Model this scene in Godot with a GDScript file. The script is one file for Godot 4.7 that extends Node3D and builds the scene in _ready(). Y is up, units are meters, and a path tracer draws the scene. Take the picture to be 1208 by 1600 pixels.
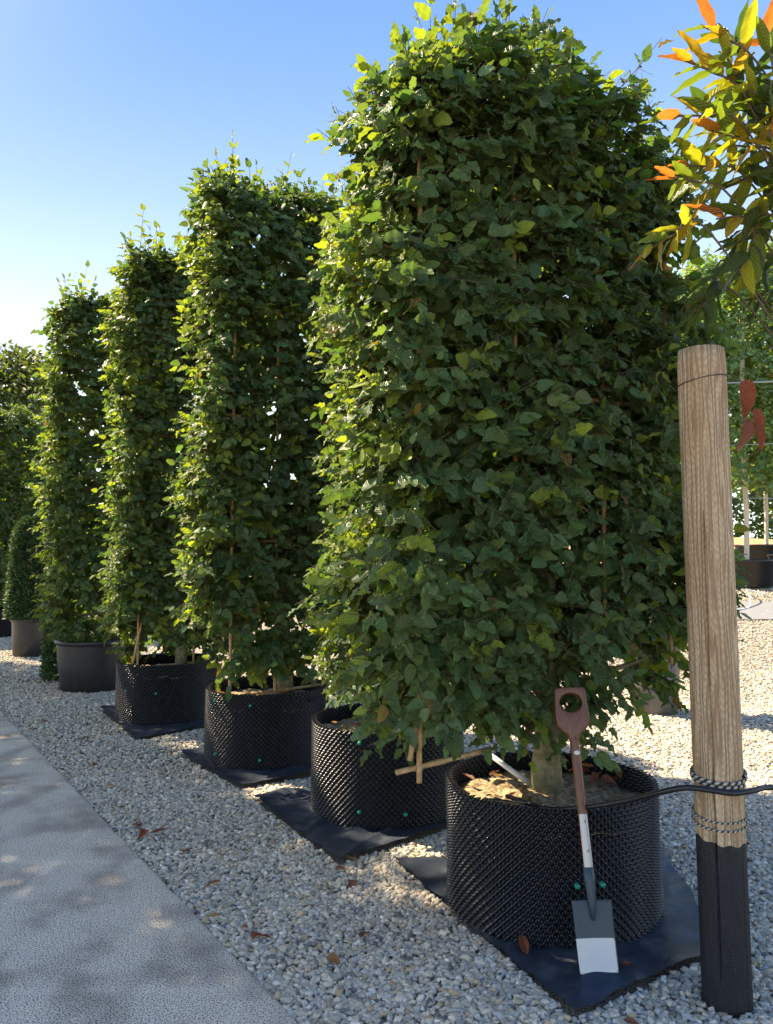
extends Node3D

var M := {}
var count := {}
var leaf_meshes: Array = []
var noise := FastNoiseLite.new()
const EYE := Vector3(0, 1.5, 0)
const UP := Vector3.UP
var path_a := Vector2(-0.295, -2.547)      # right-hand kerb line of the concrete path
var path_b := Vector2(-3.704, -7.454)
var mats: Array = []                        # outlines of the plastic sheets
var pots: Array = []                        # circles kept free of gravel: x, z, radius
var spade_axis: Array = [Vector3(0.747, 0.0, -2.78), Vector3(0.716, 1.0, -3.075)]

# ------------------------------------------------------------------ helpers
func numbered(called: String) -> String:
	var n: int = count.get(called, 0)
	count[called] = n + 1
	return called if n == 0 else "%s_%03d" % [called, n]

func tag(o: Node, label: String, category: String, group := "") -> void:
	o.set_meta("label", label)
	o.set_meta("category", category)
	if group:
		o.set_meta("group", group)

func thing(called: String, label: String, category: String, at := Vector3.ZERO, turn := 0.0, group := "") -> Node3D:
	var o := Node3D.new()
	o.name = numbered(called)
	add_child(o, true)
	o.position = at
	o.rotation.y = turn
	tag(o, label, category, group)
	return o

func part(called: String, mesh: Mesh, material: Material, parent: Node3D, xf := Transform3D()) -> MeshInstance3D:
	var o := MeshInstance3D.new()
	o.name = called
	o.mesh = mesh
	o.material_override = material
	o.transform = xf
	parent.add_child(o, true)
	return o

func single(called: String, mesh: Mesh, material: Material, label: String, category: String, xf := Transform3D(), group := "") -> MeshInstance3D:
	var o := part(numbered(called), mesh, material, self, xf)
	tag(o, label, category, group)
	return o

func setting(called: String, mesh: Mesh, material: Material, xf := Transform3D()) -> MeshInstance3D:
	var o := part(called, mesh, material, self, xf)
	o.set_meta("kind", "structure")
	return o

func copies(called: String, mesh: Mesh, material: Material, parent: Node3D, xf: Array, col: PackedColorArray) -> MultiMeshInstance3D:
	var mm := MultiMesh.new()
	mm.transform_format = MultiMesh.TRANSFORM_3D
	mm.use_colors = true
	mm.mesh = mesh
	mm.instance_count = xf.size()
	for i in xf.size():
		mm.set_instance_transform(i, xf[i])
		mm.set_instance_color(i, col[i])
	var o := MultiMeshInstance3D.new()
	o.name = called
	o.multimesh = mm
	o.material_override = material
	parent.add_child(o, true)
	o.set_meta("kind", "stuff")
	return o

func lin(r: float, g: float, b: float) -> Color:
	return Color(r, g, b).linear_to_srgb()

func mat(called: String, color: Color, rough := 0.8, metal := 0.0) -> StandardMaterial3D:
	var m := StandardMaterial3D.new()
	m.resource_name = called
	m.albedo_color = color
	m.roughness = rough
	m.metallic = metal
	M[called] = m
	return m

func ramp(stops: Array) -> Gradient:
	var g := Gradient.new()
	var off := PackedFloat32Array()
	var cols := PackedColorArray()
	for s in stops:
		off.append(s[0])
		cols.append(s[1])
	g.offsets = off
	g.colors = cols
	return g

func ntex(size: int, freq: float, oct: int, sd: int, stops: Array, type := FastNoiseLite.TYPE_SIMPLEX_SMOOTH) -> NoiseTexture2D:
	var n := FastNoiseLite.new()
	n.noise_type = type
	n.frequency = freq
	n.fractal_octaves = oct
	n.seed = sd
	var t := NoiseTexture2D.new()
	t.width = size
	t.height = size
	t.seamless = true
	t.noise = n
	if stops.size():
		t.color_ramp = ramp(stops)
	return t

func world_mapped(m: StandardMaterial3D, metres: float, detail_metres := 0.0) -> void:
	m.uv1_triplanar = true
	m.uv1_world_triplanar = true
	m.uv1_scale = Vector3.ONE / metres
	if detail_metres > 0.0:
		m.uv2_triplanar = true
		m.uv2_world_triplanar = true
		m.uv2_scale = Vector3.ONE / detail_metres
		m.detail_uv_layer = BaseMaterial3D.DETAIL_UV_2

# one swept tube through points, its radius given per point
func tube(pts: Array, radii: Array, sides := 8, cap := true, v_scale := 1.0) -> ArrayMesh:
	var st := SurfaceTool.new()
	st.begin(Mesh.PRIMITIVE_TRIANGLES)
	add_tube(st, pts, radii, sides, cap, v_scale)
	st.generate_normals()
	return st.commit()

func add_tube(st: SurfaceTool, pts: Array, radii: Array, sides := 8, cap := true, v_scale := 1.0, base := 0) -> int:
	var n := pts.size()
	var t0: Vector3 = (pts[1] - pts[0]).normalized()
	var side: Vector3 = t0.cross(Vector3(0.31, 0.2, 0.93)).normalized()
	if side.length() < 0.1:
		side = t0.cross(Vector3.RIGHT).normalized()
	var along := 0.0
	for i in n:
		var p: Vector3 = pts[i]
		var t: Vector3 = ((pts[mini(i + 1, n - 1)] - pts[maxi(i - 1, 0)]) as Vector3).normalized()
		side = (side - t * side.dot(t)).normalized()
		var up := t.cross(side)
		if i > 0:
			along += p.distance_to(pts[i - 1])
		var r: float = radii[i] if i < radii.size() else radii[-1]
		for k in sides + 1:
			var a := TAU * k / sides
			st.set_smooth_group(0)
			st.set_uv(Vector2(float(k) / sides, along * v_scale))
			st.add_vertex(p + (side * cos(a) + up * sin(a)) * r)
	for i in n - 1:
		for k in sides:
			var a := base + i * (sides + 1) + k
			var b := a + sides + 1
			for q in [a, b, a + 1, a + 1, b, b + 1]:
				st.add_index(q)
	var total := n * (sides + 1)
	if cap:
		for e in 2:
			var ring := base + (0 if e == 0 else (n - 1) * (sides + 1))
			st.set_uv(Vector2(0.5, 0.0))
			st.add_vertex(pts[0] if e == 0 else pts[n - 1])
			var c := base + total
			total += 1
			for k in sides:
				if e == 0:
					for q in [c, ring + k, ring + k + 1]:
						st.add_index(q)
				else:
					for q in [c, ring + k + 1, ring + k]:
						st.add_index(q)
	return base + total

# profile of (radius, height) turned about the y axis
func lathe(profile: Array, sides := 48, oval := 1.0) -> ArrayMesh:
	var st := SurfaceTool.new()
	st.begin(Mesh.PRIMITIVE_TRIANGLES)
	var n := profile.size()
	for i in n:
		for k in sides + 1:
			var a := TAU * k / sides
			var p: Vector2 = profile[i]
			st.set_smooth_group(0)
			st.set_uv(Vector2(float(k) / sides, p.y))
			st.add_vertex(Vector3(cos(a) * p.x, p.y, sin(a) * p.x * oval))
	for i in n - 1:
		for k in sides:
			var a := i * (sides + 1) + k
			var b := a + sides + 1
			for q in [a, b, a + 1, a + 1, b, b + 1]:
				st.add_index(q)
	st.generate_normals()
	return st.commit()

# a grid of points (rows of equal length) as a smooth sheet
func sheet(rows: Array, closed := false) -> ArrayMesh:
	var st := SurfaceTool.new()
	st.begin(Mesh.PRIMITIVE_TRIANGLES)
	var h := rows.size()
	var w: int = rows[0].size()
	for j in h:
		for i in w:
			st.set_smooth_group(0)
			st.set_uv(Vector2(float(i) / (w - 1), float(j) / (h - 1)))
			st.add_vertex(rows[j][i])
	for j in h - 1:
		for i in w - 1:
			var a := j * w + i
			var b := a + w
			for q in [a, b, a + 1, a + 1, b, b + 1]:
				st.add_index(q)
	st.generate_normals()
	return st.commit()

func frame(origin: Vector3, axis: Vector3, face: Vector3, size: float) -> Transform3D:
	var y := axis.normalized()
	var z := face - y * face.dot(y)
	if z.length() < 0.05:
		z = y.cross(Vector3(0.7, 0.1, 0.7))
	z = z.normalized()
	var x := y.cross(z)
	return Transform3D(x * size, y * size, z * size, origin)

func rv(r: RandomNumberGenerator) -> Vector3:
	return Vector3(r.randf_range(-1, 1), r.randf_range(-1, 1), r.randf_range(-1, 1))

# ------------------------------------------------------------------ leaves
# midrib along +y, face towards +z, length 1
func leaf(width: float, fold: float, curl: float, twist: float, stations: int, tip: float, saw: float, ruffle := 0.018) -> ArrayMesh:
	var rows := []
	for i in stations + 1:
		var t := float(i) / stations
		var w := width * 0.5 * pow(sin(PI * pow(t, 0.72)), 0.62) * (1.0 - tip * t * t)
		if i == 0:
			w = width * 0.04
		if i == stations:
			w = 0.002
		w *= 1.0 + (saw if i % 2 == 1 else -saw)
		var row := []
		for j in 5:
			var u := (j - 2) / 2.0
			var tw := twist * (t - 0.3)
			var x := u * w
			var z := absf(u) * w * fold - curl * t * t + ruffle * sin(t * 17.0 + u * 2.5) * absf(u)
			row.append(Vector3(x * cos(tw) - z * sin(tw), t - curl * curl * t * 0.3, z * cos(tw) + x * sin(tw)))
		rows.append(row)
	return sheet(rows)

func leaf_textures() -> void:
	var w := 96
	var h := 192
	var im := Image.create(w, h, false, Image.FORMAT_RGB8)
	var hm := Image.create(w, h, false, Image.FORMAT_RGB8)
	var n := FastNoiseLite.new()
	n.seed = 4
	n.frequency = 0.06
	for y in h:
		for x in w:
			var u := absf(float(x) / w - 0.5) * 2.0
			var t := 1.0 - float(y) / h
			var ph := t * 9.0 - u * 2.2
			var d := absf(ph - roundf(ph))
			var vein := clampf(1.0 - d * 9.0, 0.0, 1.0) * 0.55
			vein = maxf(vein, clampf(1.0 - u * 18.0, 0.0, 1.0))
			var b := 0.9 + 0.07 * n.get_noise_2d(x, y) + 0.03 * n.get_noise_2d(x * 6.0, y * 6.0)
			im.set_pixel(x, y, Color(minf(1.0, b - 0.02 + vein * 0.16), minf(1.0, b - 0.02 + vein * 0.14), minf(1.0, b - 0.02 + vein * 0.08)))
			var e := 0.5 + 0.5 * cos(ph * TAU) * -0.9 * (1.0 - vein * 0.3)
			hm.set_pixel(x, y, Color(e, e, e))
	hm.bump_map_to_normal_map(7.0)
	M["leaf_colour"] = ImageTexture.create_from_image(im)
	M["leaf_relief"] = ImageTexture.create_from_image(hm)

func leaf_material(called: String, tint: Color, through: Color, rough := 0.38, veins := true) -> StandardMaterial3D:
	var m := mat(called, tint, rough)
	m.vertex_color_use_as_albedo = true
	m.backlight_enabled = true
	m.backlight = through
	m.metallic_specular = 0.55
	if veins:
		m.albedo_texture = M["leaf_colour"]
		m.normal_enabled = true
		m.normal_texture = M["leaf_relief"]
		m.normal_scale = 1.6
	return m

# ------------------------------------------------------------------ a clipped upright crown
# a, b: half width and half depth; leaves sit on short twigs that come out of the crown's surface
func crown(r: RandomNumberGenerator, a: float, b: float, y0: float, y1: float, twigs: int, size: float, shoots: int, gap: float, keep_clear := false, to_world := Transform3D(), tone := 1.0) -> Dictionary:
	var xf: Array = []
	var col := PackedColorArray()
	var stick: Array = []
	var stick_col := PackedColorArray()
	var h := y1 - y0
	var areas := [2 * a * h, 2 * a * h, 2 * b * h, 2 * b * h, 4 * a * b]
	var total := 0.0
	for s in areas:
		total += s
	var off := Vector3(r.randf() * 50.0, r.randf() * 50.0, r.randf() * 50.0)
	var made := 0
	var tries := 0
	while made < twigs and tries < twigs * 3:
		tries += 1
		var pick := r.randf() * total
		var f := 0
		while f < 4 and pick > areas[f]:
			pick -= areas[f]
			f += 1
		var u := r.randf_range(-1, 1)
		var w := r.randf_range(-1, 1)
		var v := y0 + r.randf() * h
		var p: Vector3
		var out: Vector3
		if f < 2:
			p = Vector3(u * a, v, b if f == 0 else -b)
			out = Vector3(u * 0.25, 0, 1 if f == 0 else -1)
		elif f < 4:
			p = Vector3(a if f == 2 else -a, v, w * b)
			out = Vector3(1 if f == 2 else -1, 0, w * 0.35)
		else:
			p = Vector3(u * a, y1, w * b)
			out = Vector3(u * 0.2, 1, w * 0.35)
		# the top is rounded over and the lower edge ragged
		var high := clampf((p.y - (y1 - 0.34)) / 0.34, 0.0, 1.0)
		var low := clampf(((y0 + 0.5) - p.y) / 0.5, 0.0, 1.0)
		p.y += (0.22 * maxf(0.0, -u) + 0.75 * maxf(0.0, u)) * low * (1.0 if keep_clear else 0.2)
		p.x *= 1.0 - 0.08 * high * high - 0.12 * low * low
		p.z *= 1.0 - 0.30 * high * high - 0.10 * low * low
		p.y -= (0.05 * absf(u) + 0.10 * maxf(0.0, u)) * high
		out = (out + UP * high * 0.7).normalized()
		var nz := noise.get_noise_3dv((p + off) * 1.0)
		var nf := noise.get_noise_3dv((p + off) * 3.1)
		if nf < gap - 0.42 or (low > 0.3 and nz < (-0.05 if keep_clear else -0.22)):
			continue
		p += out * (nz * (0.13 + 0.16 * high) + nf * (0.05 + 0.05 * high))
		var depth := r.randf_range(0.02, 0.15) if r.randf() < 0.8 else r.randf_range(0.15, 0.34)
		var root := p - out * depth
		var dir := (out * 0.6 + UP * r.randf_range(-0.3, 0.5) + rv(r) * 0.7).normalized()
		spray(r, root, dir, out, r.randf_range(0.13, 0.25) * size / 0.085, r.randi_range(4, 7), size, 0.27 if f == 3 or f == 4 else 0.09, xf, col, stick, stick_col, keep_clear, to_world, tone)
		made += 1
	for s in shoots:
		var u := r.randf_range(-1, 1)
		if s % 3 == 0:
			u = r.randf_range(-1.0, -0.6)
		var p := Vector3(u * a * 0.9, y1 - 0.12 - 0.08 * absf(u), r.randf_range(-0.6, 0.6) * b)
		spray(r, p, (UP + rv(r) * 0.28).normalized(), UP, r.randf_range(0.16, 0.58), r.randi_range(4, 10), size * 0.95, 0.6, xf, col, stick, stick_col, false, to_world, tone)
	for s in int(shoots * 1.5):          # stray shoots on the ends
		var e := -1.0 if s % 3 else 1.0
		var p := Vector3(e * a, r.randf_range(y0 + 0.3, y1 - 0.2), r.randf_range(-1, 1) * b)
		spray(r, p, (Vector3(e, 0.5, 0) + rv(r) * 0.5).normalized(), Vector3(e, 0.2, 0), r.randf_range(0.12, 0.28), r.randi_range(4, 7), size * 0.9, 0.75, xf, col, stick, stick_col, false, to_world, tone)
	return {"xf": xf, "col": col, "stick": stick, "stick_col": stick_col}

func spray(r: RandomNumberGenerator, root: Vector3, dir: Vector3, out: Vector3, length: float, n: int, size: float, young_share: float, xf: Array, col: PackedColorArray, stick: Array, stick_col: PackedColorArray, keep_clear: bool, to_world: Transform3D, tone: float) -> void:
	var young := r.randf() < young_share
	var side := dir.cross(UP)
	if side.length() < 0.2:
		side = dir.cross(Vector3(r.randf_range(-1, 1), 0, r.randf_range(-1, 1)))
	side = side.normalized()
	var shade := r.randf_range(0.78, 1.2) * tone
	if keep_clear and near_spade(to_world * (root + dir * length)):
		return
	stick.append(frame(root, dir, side, 1.0).scaled_local(Vector3(1, length, 1)))
	stick_col.append(Color(1, 1, 1))
	for k in n:
		var t := (k + 0.6) / n
		var p := root + dir * length * t - UP * 0.03 * t * t
		var s := 1.0 if k % 2 == 0 else -1.0
		var last := k == n - 1
		var axis := (dir * (0.45 if not last else 1.0) + side * s * (0.85 if not last else 0.1) + Vector3.DOWN * r.randf_range(0.1, 0.75) + out * 0.2 + rv(r) * 0.28)
		var face := out * r.randf_range(0.5, 1.3) + UP * r.randf_range(0.05, 0.75) + rv(r) * 0.42
		var len := size * r.randf_range(0.72, 1.2) * (0.8 if last else 1.0)
		if keep_clear and near_spade(to_world * (p + axis.normalized() * len * 0.5)):
			continue
		xf.append(frame(p, axis, face, len).scaled_local(Vector3(r.randf_range(0.82, 1.18), 1.0, r.randf_range(0.1, 2.0))))
		var v := shade * r.randf_range(0.85, 1.15)
		if young:
			col.append(Color(0.37 * v, 0.48 * v, 0.065 * v))
		elif r.randf() < 0.012:
			col.append(Color(0.30 * v, 0.22 * v, 0.07 * v))
		else:
			var warm := r.randf()
			col.append(Color((0.13 + 0.085 * warm) * v, (0.26 + 0.045 * warm) * v, 0.095 * v))

func near_spade(p: Vector3) -> bool:
	var q := Geometry3D.get_closest_point_to_segment(p, spade_axis[0], spade_axis[1])
	return p.distance_to(q) < 0.12 or (absf(p.x - q.x) < 0.11 and p.y < 1.04 and p.z > q.z)

func sticks(parent: Node3D, c: Dictionary) -> void:
	copies("twigs", M["stick"], M["twig"], parent, c.stick, c.stick_col)

# deals the leaves of a crown out to leaf shapes; the ones that show largest become parts of their own
func hang_leaves(root: Node3D, c: Dictionary, own: int, r: RandomNumberGenerator) -> void:
	var n: int = c.xf.size()
	var chosen := {}
	if own > 0:
		var rank := []
		for i in n:
			var t: Transform3D = c.xf[i]
			var p := root.transform * t.origin
			var facing: float = absf((root.transform.basis * t.basis.z).normalized().dot((EYE - p).normalized()))
			var out_of_the_crown: float = t.origin.z - c.b * 0.75
			rank.append([t.basis.y.length() * (0.3 + facing) / p.distance_to(EYE) * (1.0 if out_of_the_crown > 0.0 else 0.3), i])
		rank.sort_custom(func(x, y): return x[0] > y[0])
		for k in mini(own, n):
			chosen[rank[k][1]] = true
	var xs := []
	var cs := PackedColorArray()
	for i in n:
		if chosen.has(i):
			var cc: Color = c.col[i]
			var tone := 4 if cc.r > 0.27 else clampi(int((cc.g - 0.17) / 0.055), 0, 3)
			part("leaf", leaf_meshes[0], M["leaf_%d" % tone], root, c.xf[i])
		else:
			xs.append(c.xf[i])
			cs.append(c.col[i])
	copies("foliage", leaf_meshes[0], M["leaf"], root, xs, cs)

# ------------------------------------------------------------------ hornbeam grown flat on a frame
func hornbeam(label: String, at: Vector3, turn: float, a: float, b: float, y0: float, y1: float, twigs: int, own: int, sd: int, trunk_r: float, soil: float, size := 0.085, shoots := 14, gap := 0.12, clear := false, group := "hornbeam screens along the path", tone := 1.0) -> Node3D:
	var r := RandomNumberGenerator.new()
	r.seed = sd
	var root := thing("hornbeam_tree", label, "tree", at, turn, group)
	var pts := []
	var rad := []
	for i in 14:
		var t := i / 13.0
		pts.append(Vector3(0.03 * sin(t * 5.0 + sd), soil - 0.02 + t * (y1 - soil - 0.2), 0.03 * sin(t * 4.0 + sd * 2.0)))
		rad.append(trunk_r * (1.0 - 0.8 * t) * (1.25 if i == 0 else 1.0))
	var stem := part("trunk", tube(pts, rad, 14, true, 1.0), M["bark"], root)
	var y := y0 + 0.2
	while y < y1 - 0.3:
		for s in [-1.0, 1.0]:
			var bp := []
			var br := []
			for i in 6:
				var t := i / 5.0
				bp.append(Vector3(s * t * a * 0.92, y + 0.10 * t + 0.03 * sin(t * 6.0 + y), 0.05 * sin(t * 5.0 + y * 3.0 + s)))
				br.append(0.016 * (1.0 - 0.75 * t) * (1.4 - 0.6 * (y - y0) / (y1 - y0)))
			part("branch", tube(bp, br, 6), M["bark"], stem)
		y += r.randf_range(0.3, 0.42)
	var c := crown(r, a, b, y0, y1, twigs, size, shoots, gap, clear, root.transform, tone)
	c.b = b
	sticks(root, c)
	hang_leaves(root, c, own, r)
	return root

func cane(parent: Node3D, from: Vector3, to: Vector3, radius := 0.0105) -> MeshInstance3D:
	var pts := []
	var rad := []
	var n := maxi(4, int(from.distance_to(to) / 0.06))
	for i in n + 1:
		pts.append(from.lerp(to, float(i) / n))
		rad.append(radius * (1.22 if i % 5 == 3 else 1.0))
	return part("cane", tube(pts, rad, 8), M["bamboo"], parent)

func trellis(label: String, at: Vector3, turn: float, xs: Array, z: float, low: float, high: float, rails: Array, x0: float, x1: float, extra := false, rise := 0.0, first_end := 9.0) -> void:
	var root := thing("cane_trellis", label, "trellis", at, turn, "bamboo frames behind the leaves")
	for x in xs:
		cane(root, Vector3(x, low if x == xs[0] else low + rise, z), Vector3(x + 0.01, high, z))
	var k := 0
	for y in rails:
		var rail := cane(root, Vector3(x0, y, z - 0.019), Vector3(minf(x1, first_end) if k == 0 else x1, y + (0.035 if k == 0 else 0.0), z - 0.019))
		for x in xs:
			if k == 0 and x > first_end:
				continue
			var ring := []
			for i in 9:
				var ang := TAU * i / 8.0
				ring.append(Vector3(x + 0.012 * cos(ang) + 0.002 * i / 8.0, y + 0.004 + 0.013 * sin(ang), z - 0.010 + 0.021 * sin(ang * 1.0 + 0.8)))
			part("tie", tube(ring, [0.0022], 5, false), M["string"], rail)
		k += 1
	if extra:
		cane(root, Vector3(xs[0] - 0.045, low + 0.09, z + 0.005), Vector3(xs[0] + 0.03, low + 0.46, z + 0.012))

# ------------------------------------------------------------------ studded black pot
func studded_wall(radius: float, height: float, around: int, rows: int, per: int) -> ArrayMesh:
	var st := SurfaceTool.new()
	st.begin(Mesh.PRIMITIVE_TRIANGLES)
	var w := around * per
	var h := rows * per
	for j in h + 1:
		var v := float(j) / per
		for i in w + 1:
			var u := float(i) / per
			var s := cos(u * TAU) * cos(v * TAU)
			var d := 0.0170 * (pow(s, 1.25) if s > 0.0 else -pow(-s, 1.1))
			var a := TAU * i / w
			var wob := 0.006 * sin(a * 3.0 + 1.0) + 0.004 * sin(a * 7.0 + float(j) / h * 3.0)
			var rr := radius + wob + d
			st.set_smooth_group(0)
			st.set_uv(Vector2(u / around, v / rows))
			st.add_vertex(Vector3(cos(a) * rr, height * j / h, sin(a) * rr))
	for j in h:
		for i in w:
			var a := j * (w + 1) + i
			var b := a + w + 1
			st.add_index(a); st.add_index(b); st.add_index(a + 1)
			st.add_index(a + 1); st.add_index(b); st.add_index(b + 1)
	st.generate_normals()
	return st.commit()

func soil_disc(radius: float, y: float, sd: int) -> ArrayMesh:
	var rows := []
	for j in 19:
		var row := []
		var rr := radius * j / 18.0
		for i in 49:
			var a := TAU * i / 48.0
			var p := Vector3(cos(a) * rr, 0, sin(a) * rr)
			var n := noise.get_noise_3dv(p * 6.0 + Vector3(sd, 0, 0)) * 0.03 + noise.get_noise_3dv(p * 22.0 + Vector3(sd, 9, 0)) * 0.012
			p.y = y + n - 0.03 * pow(rr / radius, 3.0)
			row.append(p)
		rows.append(row)
	return sheet(rows)

func studded_pot(label: String, at: Vector3, turn: float, plugs: Array, soil := 0.42) -> Node3D:
	var root := thing("studded_pot", label, "pot", at, turn, "studded black pots in the row")
	var wall := part("wall", M["wall_mesh"], M["pot"], root)
	part("soil", soil_disc(0.438, soil, int(at.x * 10.0)), M["soil"], root)
	for p in plugs:
		var a: float = p[0]
		var o := Vector3(sin(a), 0, cos(a))
		part("plug", M["plug_mesh"], M["plug"], wall, frame(Vector3(0, p[1], 0) + o * 0.446, o, UP, 1.0))
	return root

func smooth_pot(label: String, at: Vector3, top: float, foot: float, height: float, plastic := "grey_plastic") -> Node3D:
	var root := thing("smooth_pot", label, "pot", at, 0.0, "smooth dark plastic pots")
	part("wall", lathe([Vector2(0.01, 0.0), Vector2(foot - 0.012, 0.0), Vector2(foot, 0.012), Vector2(lerpf(foot, top, 0.5), height * 0.5), Vector2(top - 0.012, height - 0.06), Vector2(top - 0.011, height - 0.05), Vector2(top + 0.006, height - 0.045), Vector2(top + 0.009, height - 0.02), Vector2(top + 0.006, height), Vector2(top - 0.01, height), Vector2(top - 0.014, height - 0.05), Vector2(top - 0.03, height - 0.14)], 56), M[plastic], root)
	part("soil", soil_disc(top - 0.02, height - 0.07, int(at.x * 7.0)), M["soil"], root)
	return root

func plastic_sheet(label: String, quad: Array, sd: int) -> void:
	# quad: corners as (x, z); the sheet lies on the stones with soft creases, its rim a little up or down
	var a: Vector2 = quad[0]
	var b: Vector2 = quad[1]
	var c: Vector2 = quad[2]
	var d: Vector2 = quad[3]
	var n := 72
	var rows := []
	for j in n + 1:
		var row := []
		for i in n + 1:
			var u := float(i) / n
			var v := float(j) / n
			var p := a.lerp(b, u).lerp(d.lerp(c, u), v)
			var e := minf(minf(u, 1.0 - u), minf(v, 1.0 - v))
			var rim := 1.0 - clampf(e / 0.10, 0.0, 1.0)
			var q := Vector3(p.x, 0, p.y)
			var wav := noise.get_noise_3dv(q * 1.6 + Vector3(sd * 7, 0, 0))
			var fine := noise.get_noise_3dv(q * 5.0 + Vector3(sd * 3, 4, 0))
			var ridge := 1.0 - absf(noise.get_noise_3dv(Vector3(q.x * 2.2 + q.z * 1.2, sd * 5.0, q.z * 0.7)) * 3.0)
			var y := 0.026 + 0.004 * fine + 0.014 * maxf(0.0, ridge) * clampf(ridge, 0, 1) + rim * (0.016 * wav + 0.008)
			var push := (p - (a + b + c + d) / 4.0).normalized() * 0.02 * rim * noise.get_noise_2d(p.x * 4.0 + sd, p.y * 4.0)
			row.append(Vector3(p.x + push.x, maxf(y, 0.02), p.y + push.y))
		rows.append(row)
	single("ground_sheet", sheet(rows), M["polythene"], label, "plastic sheet", Transform3D(), "plastic sheets under the pots")
	mats.append(PackedVector2Array([a, b, c, d]))

# ------------------------------------------------------------------ ground
func ground_height(x: float, z: float) -> float:
	var d := -z
	var s := smoothstep(0.6, 3.2, x - (d - 8.0) * 0.15) * clampf((d - 8.0) * 0.157, 0.0, 1.25)
	return s

func build_ground() -> void:
	var rows := []
	var zs := [150.0, 60.0, 30.0, 15.0, 9.0]
	var z := 6.0
	while z > -20.0:
		zs.append(z); z -= 0.5
	for k in [-22, -25, -30, -40, -60, -100, -200, -400]:
		zs.append(float(k))
	var xs := [-300.0, -120.0, -60.0, -30.0, -20.0]
	var x := -15.0
	while x <= 15.0:
		xs.append(x); x += 0.5
	xs.append_array([20.0, 30.0, 60.0, 120.0, 300.0])
	for zz in zs:
		var row := []
		for xx in xs:
			row.append(Vector3(xx, ground_height(xx, zz), zz))
		rows.append(row)
	var g := setting("gravel_ground", sheet(rows), M["gravel"])

	var r := RandomNumberGenerator.new()
	r.seed = 77
	var shape := pebble(r)
	var xs7 := []
	var cs7 := PackedColorArray()
	var near := []
	var dir := (path_b - path_a).normalized()
	var right := Vector2(-dir.y, dir.x)
	if right.x < 0:
		right = -right
	for band in [[2.0, 3.6, 6800], [3.6, 5.4, 5600], [5.4, 9.0, 3000], [9.0, 15.0, 1000]]:
		var d0: float = band[0]
		var d1: float = band[1]
		var area := (d1 - d0) * 1.32 * d1
		for k in int(area * band[2]):
			var d := r.randf_range(d0, d1)
			var px := r.randf_range(-0.66, 0.66) * d1
			var q := Vector2(px, -d)
			var keep := absf(px) < 0.64 * d + 0.2
			var across := (q - path_a).dot(right)
			keep = keep and across > 0.004 + 0.012 * noise.get_noise_1d((q - path_a).dot(dir) * 8.0)
			if keep:
				for p in pots:
					if Vector2(p[0], p[1]).distance_to(q) < p[2]:
						keep = false
			if keep and d < 9.0:
				for m in mats:
					if Geometry2D.is_point_in_polygon(q, m):
						keep = false
			if not keep:
				continue
			var s := r.randf_range(0.0064, 0.0122)
			if r.randf() < 0.06:
				s *= 1.35
			var lie := Basis(Vector3(r.randf_range(-1, 1), 3.0, r.randf_range(-1, 1)).normalized(), r.randf() * TAU)
			lie = lie * Basis(Vector3.RIGHT, r.randf_range(-0.5, 0.5))
			var t := Transform3D(lie.scaled_local(Vector3(s * r.randf_range(1.1, 1.6), s * r.randf_range(0.6, 0.9), s)) * Basis(rv(r).normalized(), r.randf() * TAU), Vector3(px, ground_height(px, -d) + s * 0.35 + r.randf() * r.randf() * 0.011, -d))
			var v := r.randf_range(0.62, 1.15)
			var hue := r.randf()
			var c := Color(0.58 * v, 0.50 * v, 0.375 * v)
			if hue < 0.16:
				c = Color(0.48 * v, 0.45 * v, 0.395 * v)
			elif hue < 0.26:
				c = Color(0.74 * v, 0.66 * v, 0.52 * v)
			elif hue < 0.33:
				c = Color(0.52 * v, 0.38 * v, 0.22 * v)
			elif hue < 0.38:
				c = Color(0.18 * v, 0.165 * v, 0.145 * v)
			if d < 3.1 and near.size() < 300 and absf(px) < 0.45 * d:
				near.append(1)
				part("stone", shape, M["stone_%d" % clampi(int(hue * 12.0), 0, 4)], g, t)
			else:
				xs7.append(t)
				cs7.append(c)
	copies("loose_stones", shape, M["stone"], g, xs7, cs7)

func pebble(r: RandomNumberGenerator) -> ArrayMesh:
	var off := rv(r) * 40.0
	var rows := []
	for j in 7:
		var row := []
		var th := PI * j / 6.0
		for i in 9:
			var ph := TAU * (i % 8) / 8.0
			var p := Vector3(sin(th) * cos(ph), cos(th), sin(th) * sin(ph))
			var k := 1.0 + noise.get_noise_3dv(p * 1.1 + off) * 0.75
			# a few flattened faces, as on broken stone
			p *= k
			p.x = clampf(p.x, -0.8, 0.95)
			p.y = clampf(p.y, -0.75, 0.7)
			p.z = clampf(p.z, -0.9, 0.75)
			row.append(p)
		rows.append(row)
	return sheet(rows)

func build_path() -> void:
	var dir := (path_b - path_a).normalized()
	var left := Vector2(dir.y, -dir.x)
	if left.x > 0:
		left = -left
	var rows := []
	var n := 400
	var prof := [[0.012, -0.08], [0.004, 0.010], [-0.006, 0.020], [-0.02, 0.022]]
	var w := 0.15
	while w <= 2.35:
		prof.append([-w, 0.022]); w += 0.22
	for i in n + 1:
		var s := -4.5 + 34.0 * i / n
		var row := []
		for k in prof.size():
			var o: float = -prof[k][0]
			if k < 4:
				o += 0.008 * noise.get_noise_1d(s * 9.0) + 0.004 * noise.get_noise_1d(s * 40.0)
			var q := path_a + dir * s + left * o
			row.append(Vector3(q.x, prof[k][1] + (0.003 * noise.get_noise_2d(s * 1.5, o * 3.0) if k > 2 else 0.0), q.y))
		rows.append(row)
	setting("concrete_path", sheet(rows), M["concrete"])

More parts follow.
